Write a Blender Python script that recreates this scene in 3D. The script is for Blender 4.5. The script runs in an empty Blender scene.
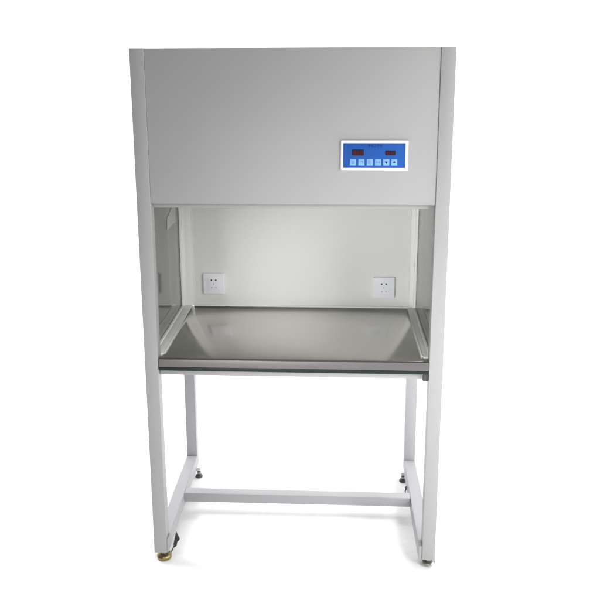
import bpy, bmesh, math, random
from mathutils import Vector, Matrix
random.seed(4)
S = bpy.context.scene
C = S.collection
Z0 = 0.034            # height of the post ends above the floor; the floor is z = 0

# ---------------------------------------------------------------- camera
def set_camera():
    cd = bpy.data.cameras.new('camera'); co = bpy.data.objects.new('camera', cd); C.objects.link(co)
    yaw, pitch, roll = 0.0503, 0.23187, -0.00361
    X = Vector((math.cos(yaw), math.sin(yaw), 0)); Y = Vector((-math.sin(yaw), math.cos(yaw), 0)); Z = Vector((0, 0, 1))
    fwd = Y*math.cos(pitch) - Z*math.sin(pitch); up = Y*math.sin(pitch) + Z*math.cos(pitch)
    U = X*math.cos(roll) + up*math.sin(roll); V = -X*math.sin(roll) + up*math.cos(roll)
    m = Matrix((U, V, -fwd)).transposed().to_4x4()
    m.translation = Vector((0.13363, -2.42916, 1.71848 + Z0))
    co.matrix_world = m
    cd.sensor_width = 36; cd.lens = 775.218/600*36
    cd.shift_x = (300-295.468)/600; cd.shift_y = -(300-243.992)/600
    cd.clip_start = 0.05; cd.clip_end = 100
    S.camera = co
set_camera()

# ---------------------------------------------------------------- light
w = bpy.data.worlds.new('World'); S.world = w; w.use_nodes = True
bg = w.node_tree.nodes['Background']; bg.inputs[0].default_value = (0.96, 0.98, 1.0, 1); bg.inputs[1].default_value = 0.12
def area(name, loc, target, sx, sy, power, col=(1, 1, 1)):
    l = bpy.data.lights.new(name, 'AREA'); l.shape = 'RECTANGLE'; l.size = sx; l.size_y = sy; l.energy = power; l.color = col
    o = bpy.data.objects.new(name, l); C.objects.link(o); o.location = loc
    o.rotation_euler = (Vector(target)-Vector(loc)).to_track_quat('-Z', 'Y').to_euler()
    return o
area('window_light', (1.8, -1.9, 2.0), (0.1, 0.1, 1.2), 0.9, 1.0, 46, (1, 0.99, 0.98))
area('side_light', (1.5, -0.7, 0.6), (-0.2, 0.3, 0.6), 0.8, 0.9, 5)
area('right_light', (2.7, -0.1, 0.8), (-0.5, 0.1, 0.75), 0.8, 1.2, 26)
area('front_fill', (-0.1, -2.7, 0.95), (0.4, 0.58, 0.9), 0.7, 0.8, 15)  # fill added in front to brighten the chamber's back wall
area('chamber_fill', (-1.0, -2.5, 0.85), (0.66, 0.58, 0.80), 0.4, 0.5, 2.2).data.spread = math.radians(36)  # extra fill added to lift the right side of the chamber
area('backdrop_light', (-2.6, 0.9, 3.2), (-0.6, 3.2, 0.8), 1.6, 1.6, 130)
area('backdrop_light', (2.6, 0.9, 3.2), (0.6, 3.2, 0.8), 1.6, 1.6, 130)
area('floor_light', (0, 2.3, 3.4), (0, 1.2, 0.0), 3.5, 1.4, 66)
area('floor_light', (0, -1.2, 3.4), (0, -1.2, 0.0), 3.4, 1.2, 12).data.spread = math.radians(70)
S.view_settings.view_transform = 'Standard'; S.view_settings.look = 'None'
S.view_settings.exposure = 0; S.view_settings.gamma = 1

# ---------------------------------------------------------------- materials
def nm(name):
    m = bpy.data.materials.new(name); m.use_nodes = True
    return m, m.node_tree.nodes, m.node_tree.links, m.node_tree.nodes['Principled BSDF']
def coords(n, l, scale=(1, 1, 1)):
    tc = n.new('ShaderNodeTexCoord'); mp = n.new('ShaderNodeMapping'); mp.inputs['Scale'].default_value = scale
    l.new(tc.outputs['Object'], mp.inputs['Vector']); return mp.outputs[0]
def paint(name, col, rough=0.5, peel=0.05, mott=0.03, spec=0.35):
    m, n, l, b = nm(name)
    v = coords(n, l)
    big = n.new('ShaderNodeTexNoise'); big.inputs['Scale'].default_value = 5; big.inputs['Detail'].default_value = 4
    l.new(v, big.inputs['Vector'])
    mx = n.new('ShaderNodeMix'); mx.data_type = 'RGBA'
    mx.inputs[6].default_value = (*[c*(1-mott) for c in col], 1); mx.inputs[7].default_value = (*[min(1, c*(1+mott)) for c in col], 1)
    l.new(big.outputs['Fac'], mx.inputs[0]); l.new(mx.outputs[2], b.inputs['Base Color'])
    fi = n.new('ShaderNodeTexNoise'); fi.inputs['Scale'].default_value = 420; fi.inputs['Detail'].default_value = 2
    l.new(v, fi.inputs['Vector'])
    bp = n.new('ShaderNodeBump'); bp.inputs['Strength'].default_value = peel; bp.inputs['Distance'].default_value = 0.001
    l.new(fi.outputs['Fac'], bp.inputs['Height']); l.new(bp.outputs[0], b.inputs['Normal'])
    mr = n.new('ShaderNodeMapRange'); mr.inputs[3].default_value = rough-0.06; mr.inputs[4].default_value = rough+0.06
    l.new(big.outputs['Fac'], mr.inputs[0]); l.new(mr.outputs[0], b.inputs['Roughness'])
    b.inputs['Specular IOR Level'].default_value = spec
    return m
def metal(name, col, rough, brushed=True):
    m, n, l, b = nm(name)
    b.inputs['Base Color'].default_value = (*col, 1); b.inputs['Metallic'].default_value = 1
    v = coords(n, l, (1.5, 260, 260) if brushed else (60, 60, 60))
    t = n.new('ShaderNodeTexNoise'); t.inputs['Scale'].default_value = 1.6; t.inputs['Detail'].default_value = 5
    l.new(v, t.inputs['Vector'])
    mr = n.new('ShaderNodeMapRange'); mr.inputs[3].default_value = rough*0.6; mr.inputs[4].default_value = rough*1.5
    l.new(t.outputs['Fac'], mr.inputs[0])
    v2 = coords(n, l, (3, 5, 5)); t2 = n.new('ShaderNodeTexNoise'); t2.inputs['Scale'].default_value = 1.3; t2.inputs['Detail'].default_value = 3
    l.new(v2, t2.inputs['Vector'])
    mr2 = n.new('ShaderNodeMapRange'); mr2.inputs[3].default_value = 0.9; mr2.inputs[4].default_value = 1.12
    l.new(t2.outputs['Fac'], mr2.inputs[0])
    mu = n.new('ShaderNodeMath'); mu.operation = 'MULTIPLY'; l.new(mr.outputs[0], mu.inputs[0]); l.new(mr2.outputs[0], mu.inputs[1])
    l.new(mu.outputs[0], b.inputs['Roughness'])
    bp = n.new('ShaderNodeBump'); bp.inputs['Strength'].default_value = 0.14 if brushed else 0.15; bp.inputs['Distance'].default_value = 0.0006
    l.new(t.outputs['Fac'], bp.inputs['Height']); l.new(bp.outputs[0], b.inputs['Normal'])
    return m
def plain(name, col, rough=0.45, spec=0.5, coat=0):
    m, n, l, b = nm(name)
    t = n.new('ShaderNodeTexNoise'); t.inputs['Scale'].default_value = 40; l.new(coords(n, l), t.inputs['Vector'])
    mx = n.new('ShaderNodeMix'); mx.data_type = 'RGBA'
    mx.inputs[6].default_value = (*[c*0.96 for c in col], 1); mx.inputs[7].default_value = (*[min(1, c*1.04) for c in col], 1)
    l.new(t.outputs['Fac'], mx.inputs[0]); l.new(mx.outputs[2], b.inputs['Base Color'])
    b.inputs['Roughness'].default_value = rough; b.inputs['Specular IOR Level'].default_value = spec; b.inputs['Coat Weight'].default_value = coat
    return m
def glass(name, col, rough=0.015):
    m, n, l, b = nm(name)
    t = n.new('ShaderNodeTexNoise'); t.inputs['Scale'].default_value = 9; t.inputs['Detail'].default_value = 3; l.new(coords(n, l), t.inputs['Vector'])
    mr = n.new('ShaderNodeMapRange'); mr.inputs[3].default_value = rough; mr.inputs[4].default_value = rough*3
    l.new(t.outputs['Fac'], mr.inputs[0]); l.new(mr.outputs[0], b.inputs['Roughness'])
    b.inputs['Base Color'].default_value = (*col, 1); b.inputs['Transmission Weight'].default_value = 1; b.inputs['IOR'].default_value = 1.72
    return m
M = dict(
    paint=paint('grey_powder_coat', (0.348, 0.346, 0.345), 0.5, 0.03),
    frame=paint('pale_frame_paint', (0.36, 0.362, 0.378), 0.45, 0.03),
    inner=paint('cream_wall_paint', (0.86, 0.86, 0.84), 0.5, 0.02),
    bead=paint('white_bead_paint', (0.92, 0.92, 0.89), 0.4, 0.02),
    steel=metal('brushed_steel', (0.64, 0.625, 0.585), 0.14),
    lip=metal('steel_edge', (0.19, 0.18, 0.177), 0.42),
    chrome=metal('zinc_plated_steel', (0.34, 0.33, 0.30), 0.3, False),
    brass=metal('brass', (0.30, 0.24, 0.12), 0.36, False),
    dark=plain('dark_metal', (0.05, 0.05, 0.05), 0.5),
    black=plain('black_plastic', (0.012, 0.012, 0.012), 0.45),
    green=plain('green_glass_edge', (0.012, 0.022, 0.02), 0.4, 0.25),
    glass=glass('dim_room_glass', (0.07, 0.072, 0.066)),  # grey tint stands in for a dim room beyond the panes
    white=plain('white_plastic', (0.86, 0.87, 0.91), 0.5, 0.3),
    blue=plain('blue_membrane', (0.016, 0.09, 0.36), 0.6, 0.15),
    navy=plain('navy_print', (0.006, 0.02, 0.11), 0.6, 0.1),
    btn=plain('light_blue_print', (0.22, 0.42, 0.72), 0.6, 0.2),
    icon=plain('slate_print', (0.10, 0.22, 0.42), 0.6, 0.1),
    led=plain('dark_display', (0.02, 0.008, 0.02), 0.55, 0.15),
    seg=plain('dim_red_segment', (0.10, 0.012, 0.02), 0.6, 0.1),
    gap=plain('dark_rubber', (0.05, 0.05, 0.05), 0.7),  # dark colour of the corner bracket
    hole=plain('socket_hole', (0.06, 0.06, 0.07), 0.6),
    floor=plain('white_studio_floor', (0.86, 0.86, 0.86), 0.8, 0.1),
    grille=plain('filter_mesh', (0.6, 0.6, 0.6), 0.6),
    pane_reflection=plain('pale_reflection', (0.52, 0.54, 0.51), 0.6),  # colour of the painted reflection on the left pane
)

# ---------------------------------------------------------------- mesh helpers
def box(bm, x0, x1, y0, y1, z0, z1, bev=0.0, seg=2):
    t = bmesh.new()
    vs = [t.verts.new(c) for c in [(x0,y0,z0),(x1,y0,z0),(x1,y1,z0),(x0,y1,z0),(x0,y0,z1),(x1,y0,z1),(x1,y1,z1),(x0,y1,z1)]]
    for f in [(0,3,2,1),(4,5,6,7),(0,1,5,4),(1,2,6,5),(2,3,7,6),(3,0,4,7)]: t.faces.new([vs[i] for i in f])
    if bev: bmesh.ops.bevel(t, geom=t.edges[:], offset=bev, segments=seg, profile=0.5, affect='EDGES')
    merge(bm, t)
def merge(bm, t):
    me = bpy.data.meshes.new('tmp'); t.to_mesh(me); bm.from_mesh(me); bpy.data.meshes.remove(me); t.free()
def lathe(bm, c, prof, n=28, axis='z'):
    t = bmesh.new(); rings = []
    for r, h in prof:
        ring = []
        for i in range(n):
            a = 2*math.pi*i/n
            p = (r*math.cos(a), r*math.sin(a), h) if axis == 'z' else (r*math.cos(a), h, r*math.sin(a))
            ring.append(t.verts.new((c[0]+p[0], c[1]+p[1], c[2]+p[2])))
        rings.append(ring)
    for a, b in zip(rings, rings[1:]):
        for i in range(n): t.faces.new([a[i], a[(i+1)%n], b[(i+1)%n], b[i]])
    t.faces.new(rings[0][::-1]); t.faces.new(rings[-1])
    bmesh.ops.recalc_face_normals(t, faces=t.faces[:]); merge(bm, t)
def tube(bm, pts, r, n=10):
    t = bmesh.new(); rings = []
    pts = [Vector(p) for p in pts]
    for i, p in enumerate(pts):
        d = (pts[min(i+1, len(pts)-1)]-pts[max(i-1, 0)]).normalized()
        q = d.to_track_quat('Z', 'Y')
        rings.append([t.verts.new(p + q @ Vector((r*math.cos(2*math.pi*k/n), r*math.sin(2*math.pi*k/n), 0))) for k in range(n)])
    for a, b in zip(rings, rings[1:]):
        for i in range(n): t.faces.new([a[i], a[(i+1)%n], b[(i+1)%n], b[i]])
    t.faces.new(rings[0][::-1]); t.faces.new(rings[-1])
    bmesh.ops.recalc_face_normals(t, faces=t.faces[:]); merge(bm, t)
def prism(bm, pts, y0, y1, bev=0):
    t = bmesh.new()
    a = [t.verts.new((x, y0, z)) for x, z in pts]; b = [t.verts.new((x, y1, z)) for x, z in pts]; n = len(pts)
    t.faces.new(a); t.faces.new(b[::-1])
    for i in range(n): t.faces.new([a[i], b[i], b[(i+1)%n], a[(i+1)%n]])
    bmesh.ops.recalc_face_normals(t, faces=t.faces[:])
    if bev: bmesh.ops.bevel(t, geom=t.edges[:], offset=bev, segments=2, affect='EDGES')
    merge(bm, t)
ORG = {}
def obj(name, bm, mat, parent=None, label=None, lift=Z0, smooth=True):
    if lift: bmesh.ops.translate(bm, verts=bm.verts[:], vec=(0, 0, lift))
    lo = Vector([min(v.co[i] for v in bm.verts) for i in range(3)]); hi = Vector([max(v.co[i] for v in bm.verts) for i in range(3)])
    c = (lo+hi)/2
    if parent is None: c = Vector((0, 0, 0))
    bmesh.ops.translate(bm, verts=bm.verts[:], vec=-c)
    me = bpy.data.meshes.new(name); bm.to_mesh(me); bm.free()
    o = bpy.data.objects.new(name, me); C.objects.link(o); me.materials.append(mat)
    for p in me.polygons: p.use_smooth = smooth
    if smooth:
        try: me.set_sharp_from_angle(angle=math.radians(35))
        except Exception: pass
    base = ORG.get(parent.name, Vector()) if parent else Vector()
    ORG[o.name] = c; o.location = c-base
    if parent: o.parent = parent
    if label: o['label'] = label
    return o
def bx(name, mat, parent, *a, bev=0.0015, label=None):
    bm = bmesh.new(); box(bm, *a, bev); return obj(name, bm, mat, parent, label)

# ---------------------------------------------------------------- the setting
bm = bmesh.new()
vs = [bm.verts.new(p) for p in [(-9, -9, 0), (9, -9, 0), (9, 2.6, 0), (-9, 2.6, 0)]]; bm.faces.new(vs)
fl = obj('floor', bm, M['floor'], lift=0); fl['kind'] = 'structure'; fl['label'] = 'plain white floor under the bench'
bm = bmesh.new()
prof = [(2.6, 0.0)] + [(2.6+0.8*math.sin(a), 0.8-0.8*math.cos(a)) for a in [math.radians(6*i) for i in range(1, 16)]] + [(3.4, 6.0)]
rows = [[bm.verts.new((x, y, z)) for x in (-9, 9)] for y, z in prof]
for a, b in zip(rows, rows[1:]): bm.faces.new([a[0], a[1], b[1], b[0]])
bd = obj('backdrop', bm, M['floor'], lift=0); bd['kind'] = 'structure'; bd['label'] = 'plain white backdrop curving up behind the bench'

# ---------------------------------------------------------------- the bench
H = 1.7586; ZC = 1.2717; ZT = 0.742; YB = 0.584
bench = bpy.data.objects.new('clean_bench', None); C.objects.link(bench)
bench['label'] = 'tall grey laminar flow clean bench with steel worktop and blue control panel'
bench['category'] = 'clean bench'
ORG['clean_bench'] = Vector()
B = bench

# posts
for s in (-1, 1):
    bm = bmesh.new()
    a, b = (-0.5, -0.455) if s < 0 else (0.455, 0.5)
    box(bm, a, b, 0.0, 0.045, 0.0, H, 0.0014, 3)
    obj('front_post', bm, M['frame'] if 0 else M['paint'], B)
# cabinet shell behind the front panel
bm = bmesh.new()
box(bm, -0.4985, -0.4905, 0.046, 0.649, 1.2575, H-0.001, 0.001)
box(bm, 0.4905, 0.4985, 0.046, 0.649, 1.2575, H-0.001, 0.001)
box(bm, -0.490, 0.490, 0.046, 0.649, H-0.012, H-0.002, 0.001)
box(bm, -0.490, 0.490, 0.637, 0.6485, 1.26, H-0.013, 0.001)
obj('cabinet_shell', bm, M['paint'], B)
bm = bmesh.new()
box(bm, -0.4547, 0.4547, 0.0040, 0.022, ZC+0.0008, H-0.0004, 0.0012, 3)
obj('front_panel', bm, M['paint'], B)
bx('front_beam', M['paint'], B, -0.4546, 0.4546, 0.030, 0.044, 1.2555, ZC-0.0004, bev=0.001)
# diffuser ceiling of the chamber
bm = bmesh.new()
box(bm, -0.488, 0.488, 0.048, 0.583, 1.262, 1.268, 0.0005)
for i in range(24):
    x = -0.46+i*0.04; box(bm, x, x+0.003, 0.05, 0.58, 1.2585, 1.2617)
obj('ceiling_grille', bm, M['grille'], B)
# back wall
bx('back_wall', M['inner'], B, -0.4358, 0.4393, YB, 0.600, 0.728, 1.2615, bev=0.001)
bx('wall_bead', M['bead'], B, -0.4358, 0.4393, YB-0.006, YB-0.0005, ZT+0.0008, ZT+0.008, bev=0.0015)
# side windows
def side_window(s, xt, xb, xg):      # table edge, inner face of bead, glass plane
    def X(v): return s*v
    def sb(bm, a, b, *r): box(bm, min(X(a), X(b)), max(X(a), X(b)), *r)
    bm = bmesh.new()
    c0 = 0.4362 if s < 0 else 0.4397
    sb(bm, c0, xb-0.0003, 0.580, 0.606, ZT+0.004, 1.2612, 0.0006)     # rear corner post
    sb(bm, xt, xb-0.0003, 0.0455, 0.5795, 0.700, ZT+0.0035, 0.0015)     # sill
    root = obj('side_window', bm, M['inner'], B)
    bm = bmesh.new()
    sb(bm, xb, xg, 0.570, 0.600, 0.690, 1.2612, 0.0006)
    sb(bm, xb, xg, 0.0458, 0.5697, 0.700, ZT+0.0065, 0.0012)
    sb(bm, xb, xg, 0.0458, 0.5697, 1.2500, 1.2612, 0.0012)
    obj('window_bead', bm, M['bead'], root)
    bm = bmesh.new()
    sb(bm, xg+0.0006, xg+0.0056, 0.0462, 0.598, 0.702, 1.2565)
    obj('glass_pane', bm, M['glass'], root, smooth=False)
    bm = bmesh.new()
    sb(bm, xg+0.0062, 0.4998, 0.590, 0.607, 0.68, 1.257, 0.001)
    sb(bm, xg+0.0062, 0.4998, 0.0456, 0.589, 0.69, 0.725, 0.001)
    obj('outer_frame', bm, M['paint'], root)
    return root
wl = side_window(-1, 0.4445, 0.4735, 0.4830)
wr = side_window(1, 0.4385, 0.4570, 0.4665)
# flat pale patch painted in for a reflection in the left pane
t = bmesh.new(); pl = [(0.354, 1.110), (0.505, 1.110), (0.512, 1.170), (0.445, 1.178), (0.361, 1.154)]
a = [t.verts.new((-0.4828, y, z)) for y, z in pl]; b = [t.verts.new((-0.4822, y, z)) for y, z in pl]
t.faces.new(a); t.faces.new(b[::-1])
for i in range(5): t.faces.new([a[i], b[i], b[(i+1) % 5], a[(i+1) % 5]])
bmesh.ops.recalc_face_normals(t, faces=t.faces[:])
obj('pane_reflection', t, M['pane_reflection'], wl, 'painted pale reflection near the top of the left pane', smooth=False)
# work surface
bm = bmesh.new()
box(bm, -0.4440, 0.4380, 0.014, YB-0.0003, 0.712, ZT, 0.0015)
ws = obj('work_surface', bm, M['steel'], B, 'polished stainless steel worktop')
bm = bmesh.new()
box(bm, -0.4535, 0.4535, -0.001, 0.0137, 0.7132, ZT+0.0003, 0.0024, 4)
obj('front_edge', bm, M['lip'], ws)
bm = bmesh.new()
box(bm, 0.4330, 0.4378, 0.05, YB-0.008, ZT+0.0005, ZT+0.006, 0.0015)
obj('edge_bead', bm, M['bead'], ws)
bm = bmesh.new()
box(bm, -0.4440, -0.4415, 0.05, YB-0.008, ZT+0.0005, ZT+0.005, 0.001)
obj('edge_bead', bm, M['bead'], ws)
bx('glass_edge_strip', M['green'], B, -0.4538, 0.4538, 0.0005, 0.012, 0.7000, 0.7129, bev=0.0012, label='dark green edge strip under the worktop')
bm = bmesh.new()
box(bm, -0.4538, 0.4340, 0.020, 0.044, 0.6770, 0.6996, 0.0015)
box(bm, -0.4538, 0.4538, 0.570, 0.606, 0.6700, 0.6924, 0.0015)
box(bm, -0.490, -0.4545, 0.0462, 0.607, 0.6650, 0.6895, 0.0015)
box(bm, 0.4545, 0.490, 0.0462, 0.607, 0.6650, 0.6895, 0.0015)
obj('support_frame', bm, M['paint'], B)
bx('corner_bracket', M['gap'], B, 0.4360, 0.4542, 0.006, 0.03, 0.674, 0.6997, label='small dark bracket at the right end of the worktop')
# lower frame
for s in (-1, 1):
    a, b = (-0.494, -0.450) if s < 0 else (0.443, 0.489); q = b if s < 0 else a
    bx('rear_leg', M['frame'], B, a, b, 0.6084, 0.649, 0.0, 1.2570, bev=0.0025)
    # an L-shaped plan: the rail runs on beside the post to its front
    bm = bmesh.new(); o_ = a if s < 0 else b; pi_ = s*0.4547
    pl = [(o_, 0.0455), (o_, 0.6079), (q, 0.6079), (q, 0.004), (pi_, 0.004), (pi_, 0.0455)]
    lo = [bm.verts.new((x, y, 0.0)) for x, y in pl]; hi = [bm.verts.new((x, y, 0.0517)) for x, y in pl]
    bm.faces.new(lo); bm.faces.new(hi[::-1])
    for k in range(6): bm.faces.new([lo[k], hi[k], hi[(k+1) % 6], lo[(k+1) % 6]])
    bmesh.ops.recalc_face_normals(bm, faces=bm.faces[:])
    bmesh.ops.bevel(bm, geom=bm.edges[:], offset=0.0012, segments=2, affect='EDGES')
    obj('side_rail', bm, M['frame'], B)
bx('cross_bar', M['frame'], B, -0.4497, 0.4427, 0.3138, 0.3532, 0.0123, 0.0514, bev=0.0025)

# control panel
bm = bmesh.new(); box(bm, 0.1545, 0.3640, -0.0100, -0.0016, 1.3845, 1.4778, 0.0022, 3)
cp = obj('control_panel', bm, M['white'], B, 'blue membrane control panel in a white frame')
bm = bmesh.new(); box(bm, 0.1618, 0.3553, -0.0112, -0.0102, 1.3930, 1.4690, 0.0004)
obj('membrane', bm, M['blue'], cp)
def bezel(x0, x1, z0, z1, name, mat, y=-0.0116):
    bm = bmesh.new(); box(bm, x0, x1, y-0.0008, y+0.0002, z0, z1, 0.0004); return bm
SEG = {'0': 'abcdef', '8': 'abcdefg', '5': 'afgcd', '2': 'abged', '3': 'abgcd', '1': 'bc'}
def digits(bm, txt, x, z, wd, h, t, gap, y):
    for ch in txt:
        for k in SEG[ch]:
            r = {'a': (0, wd, h-t, h), 'd': (0, wd, 0, t), 'g': (0, wd, h/2-t/2, h/2+t/2), 'b': (wd-t, wd, h/2, h), 'c': (wd-t, wd, 0, h/2), 'f': (0, t, h/2, h), 'e': (0, t, 0, h/2)}[k]
            yy = y - (0.0001 if k in 'adg' else 0)
            box(bm, x+r[0], x+r[1], yy-0.0003, y, z+r[2], z+r[3])
        x += wd+gap
for (x0, x1, z0, z1, n) in ((0.1888, 0.2258, 1.4310, 1.4492, 3), (0.2925, 0.3245, 1.4325, 1.4465, 2)):
    bm = bmesh.new(); box(bm, x0, x1, -0.0122, -0.0113, z0, z1, 0.0003)
    d = obj('display', bm, M['led'], cp)
    bm = bmesh.new(); wd = (x1-x0)*0.8/n*0.68
    digits(bm, '8'*n, x0+(x1-x0)*0.14, z0+(z1-z0)*0.22, wd, (z1-z0)*0.56, 0.0014, (x1-x0)*0.8/n*0.32, -0.0123)
    obj('digit', bm, M['seg'], d, smooth=False)
def text_mesh(txt, size, x, z, y, name, mat, parent):
    cu = bpy.data.curves.new('txt', 'FONT'); cu.body = txt; cu.size = size; cu.align_x = 'CENTER'; cu.extrude = 0.0002
    o = bpy.data.objects.new('txt', cu); C.objects.link(o)
    bpy.context.view_layer.update()
    me = bpy.data.meshes.new_from_object(o.evaluated_get(bpy.context.evaluated_depsgraph_get()))
    bm = bmesh.new(); bm.from_mesh(me)
    bmesh.ops.transform(bm, matrix=Matrix.Translation((x, y, z)) @ Matrix.Rotation(math.pi/2, 4, 'X'), verts=bm.verts[:])
    bpy.data.objects.remove(o); bpy.data.meshes.remove(me)
    return obj(name, bm, mat, parent, smooth=False)
text_mesh('净化工作台', 0.0092, 0.2606, 1.4578, -0.0114, 'title_print', M['navy'], cp)
BT = [(0.1829, 0.2022), (0.2093, 0.2284), (0.2354, 0.2545), (0.2612, 0.2800), (0.2866, 0.3055), (0.3114, 0.3302)]
for i, (a, b) in enumerate(BT):
    bm = bmesh.new(); box(bm, a, b, -0.0122, -0.0113, 1.3995, 1.4190, 0.0006)
    k = obj('button', bm, M['btn'], cp)
    bm = bmesh.new(); c = (a+b)/2; z = 1.4093; Y0, Y1 = -0.0126, -0.0123
    if i == 0:
        for q in (-0.004, 0, 0.004): box(bm, c-0.005, c+0.005, Y0, Y1, z+q-0.0007, z+q+0.0007)
        box(bm, c-0.0007, c+0.0007, Y0-0.0002, Y1, z-0.006, z+0.006)
    elif i == 1:
        box(bm, c-0.0055, c+0.0045, Y0, Y1, z+0.003, z+0.0045); box(bm, c+0.003, c+0.0045, Y0-0.0002, Y1, z-0.005, z+0.003); box(bm, c-0.0045, c-0.001, Y0, Y1, z-0.003, z-0.0015)
    elif i == 2:
        for q in (-0.0045, -0.0015, 0.0015, 0.0045): box(bm, c-0.0055, c+0.0055, Y0, Y1, z+q-0.0005, z+q+0.0005)
    elif i == 3:
        for q in (-0.0035, 0.0035): box(bm, c+q-0.0006, c+q+0.0006, Y0-0.0002, Y1, z-0.006, z+0.006)
        box(bm, c-0.0055, c+0.0055, Y0, Y1, z-0.0006, z+0.0006)
    elif i == 4:
        prism(bm, [(c-0.0045, z+0.003), (c+0.0045, z+0.003), (c, z-0.0055)], Y0, Y1)
    else:
        prism(bm, [(c-0.0045, z-0.002), (c, z+0.0055), (c+0.0045, z-0.002)], Y0, Y1)
    obj('button_symbol', bm, M['icon'] if i < 4 else M['navy'], k, smooth=False)

cp.location.y += 0.0056
# power outlets
def outlet(xc, zc):
    bm = bmesh.new(); h = 0.0430
    box(bm, xc-h, xc+h, YB-0.0125, YB-0.0005, zc-h, zc+h, 0.0028, 3)
    o = obj('power_outlet', bm, M['white'], B)
    bm = bmesh.new(); Y = YB-0.0125
    box(bm, xc-0.0270, xc+0.0270, Y-0.0008, Y-0.0001, zc-0.0270, zc+0.0270, 0.0004)
    obj('socket_insert', bm, M['white'], o)
    def hole(f):
        bm = bmesh.new(); f(bm); obj('socket_hole', bm, M['hole'], o, smooth=False)
    for q in (-0.0095, 0.0085):
        hole(lambda bm: lathe(bm, (xc+q, Y-0.0012, zc+0.0155), [(0.0036, 0), (0.0036, 0.0006)], 14, 'y'))
    hole(lambda bm: box(bm, xc-0.0009, xc+0.0009, Y-0.0012, Y-0.0009, zc-0.0035, zc+0.0035))
    for q in (-1, 1):
        def f(bm):
            box(bm, -0.0008, 0.0008, Y-0.0012, Y-0.0009, -0.0033, 0.0033)
            bmesh.ops.transform(bm, matrix=Matrix.Translation((xc+q*0.0085, 0, zc-0.0150)) @ Matrix.Rotation(q*math.radians(-30), 4, 'Y'), verts=bm.verts[:])
        hole(f)
    return o
outlet(-0.3495, 0.8400)
outlet(0.3375, 0.8315)

# feet
def foot(x, y, mat, kind):
    bm = bmesh.new()
    if kind == 'disc':
        lathe(bm, (x, y, 0), [(0.021, -0.0335), (0.0255, -0.031), (0.0265, -0.022), (0.0235, -0.017), (0.012, -0.0145), (0.012, -0.0125)])
        root = obj('levelling_foot', bm, mat, B, 'brass coloured round foot')
        bm = bmesh.new(); lathe(bm, (x, y, 0), [(0.0125, -0.0122), (0.0125, -0.003)], 6); obj('nut', bm, M['chrome'], root)
    elif kind == 'cone':
        lathe(bm, (x, y, 0), [(0.004, -0.0335), (0.009, -0.0325), (0.0235, -0.0215), (0.025, -0.0185), (0.021, -0.0155), (0.010, -0.0150)])
        root = obj('levelling_foot', bm, mat, B, 'bright zinc foot with a cone shaped pad')
        bm = bmesh.new(); lathe(bm, (x, y, 0), [(0.0135, -0.0146), (0.0145, -0.013), (0.0145, -0.004), (0.0135, -0.0025)], 6); obj('nut', bm, mat, root)
    else:
        lathe(bm, (x, y, 0), [(0.014, -0.0335), (0.016, -0.031), (0.014, -0.026), (0.006, -0.024), (0.005, -0.002)], 20)
        root = obj('levelling_foot', bm, M['dark'], B, 'small dark rear foot')
        bm = bmesh.new(); lathe(bm, (x, y, 0), [(0.0095, -0.016), (0.0095, -0.009)], 6); obj('nut', bm, M['chrome'], root)
    bm = bmesh.new(); lathe(bm, (x, y, 0), [(0.0045, -0.016), (0.0045, 0.0)], 12)
    obj('threaded_stem', bm, M['dark'], root)
foot(-0.4700, 0.022, M['brass'], 'disc')
foot(0.4800, 0.022, M['chrome'], 'cone')
foot(-0.4400, 0.585, None, 'rear')
foot(0.4380, 0.585, None, 'rear')
# small plates that carry the rear feet
for s in (-1, 1):
    bx('foot_bracket', M['frame'], B, (-0.4497, 0.4310)[s > 0], (-0.4340, 0.4427)[s > 0], 0.575, 0.595, -0.0020, 0.0020, bev=0.0005)

# black tie tag by the left foot, cable end behind the right rail
bm = bmesh.new()
prism(bm, [(-0.4365, 0.018), (-0.4255, 0.066), (-0.4130, 0.036), (-0.4225, 0.026), (-0.4255, 0.010), (-0.4345, 0.003)], 0.026, 0.036, 0.0015)
tube(bm, [(-0.4350, 0.031, 0.008), (-0.4400, 0.031, -0.004), (-0.4450, 0.028, -0.014)], 0.0022)
obj('tie_tag', bm, M['black'], B, 'small black plastic tag beside the brass foot')
bm = bmesh.new()
pts = [(0.4390, 0.44, 0.026), (0.4370, 0.45, 0.018), (0.4395, 0.455, 0.006), (0.4365, 0.46, -0.006), (0.4385, 0.455, -0.018), (0.4410, 0.45, -0.028)]
tube(bm, pts, 0.0028)
obj('cable_end', bm, M['black'], B, 'short black cable end beside the right rail')
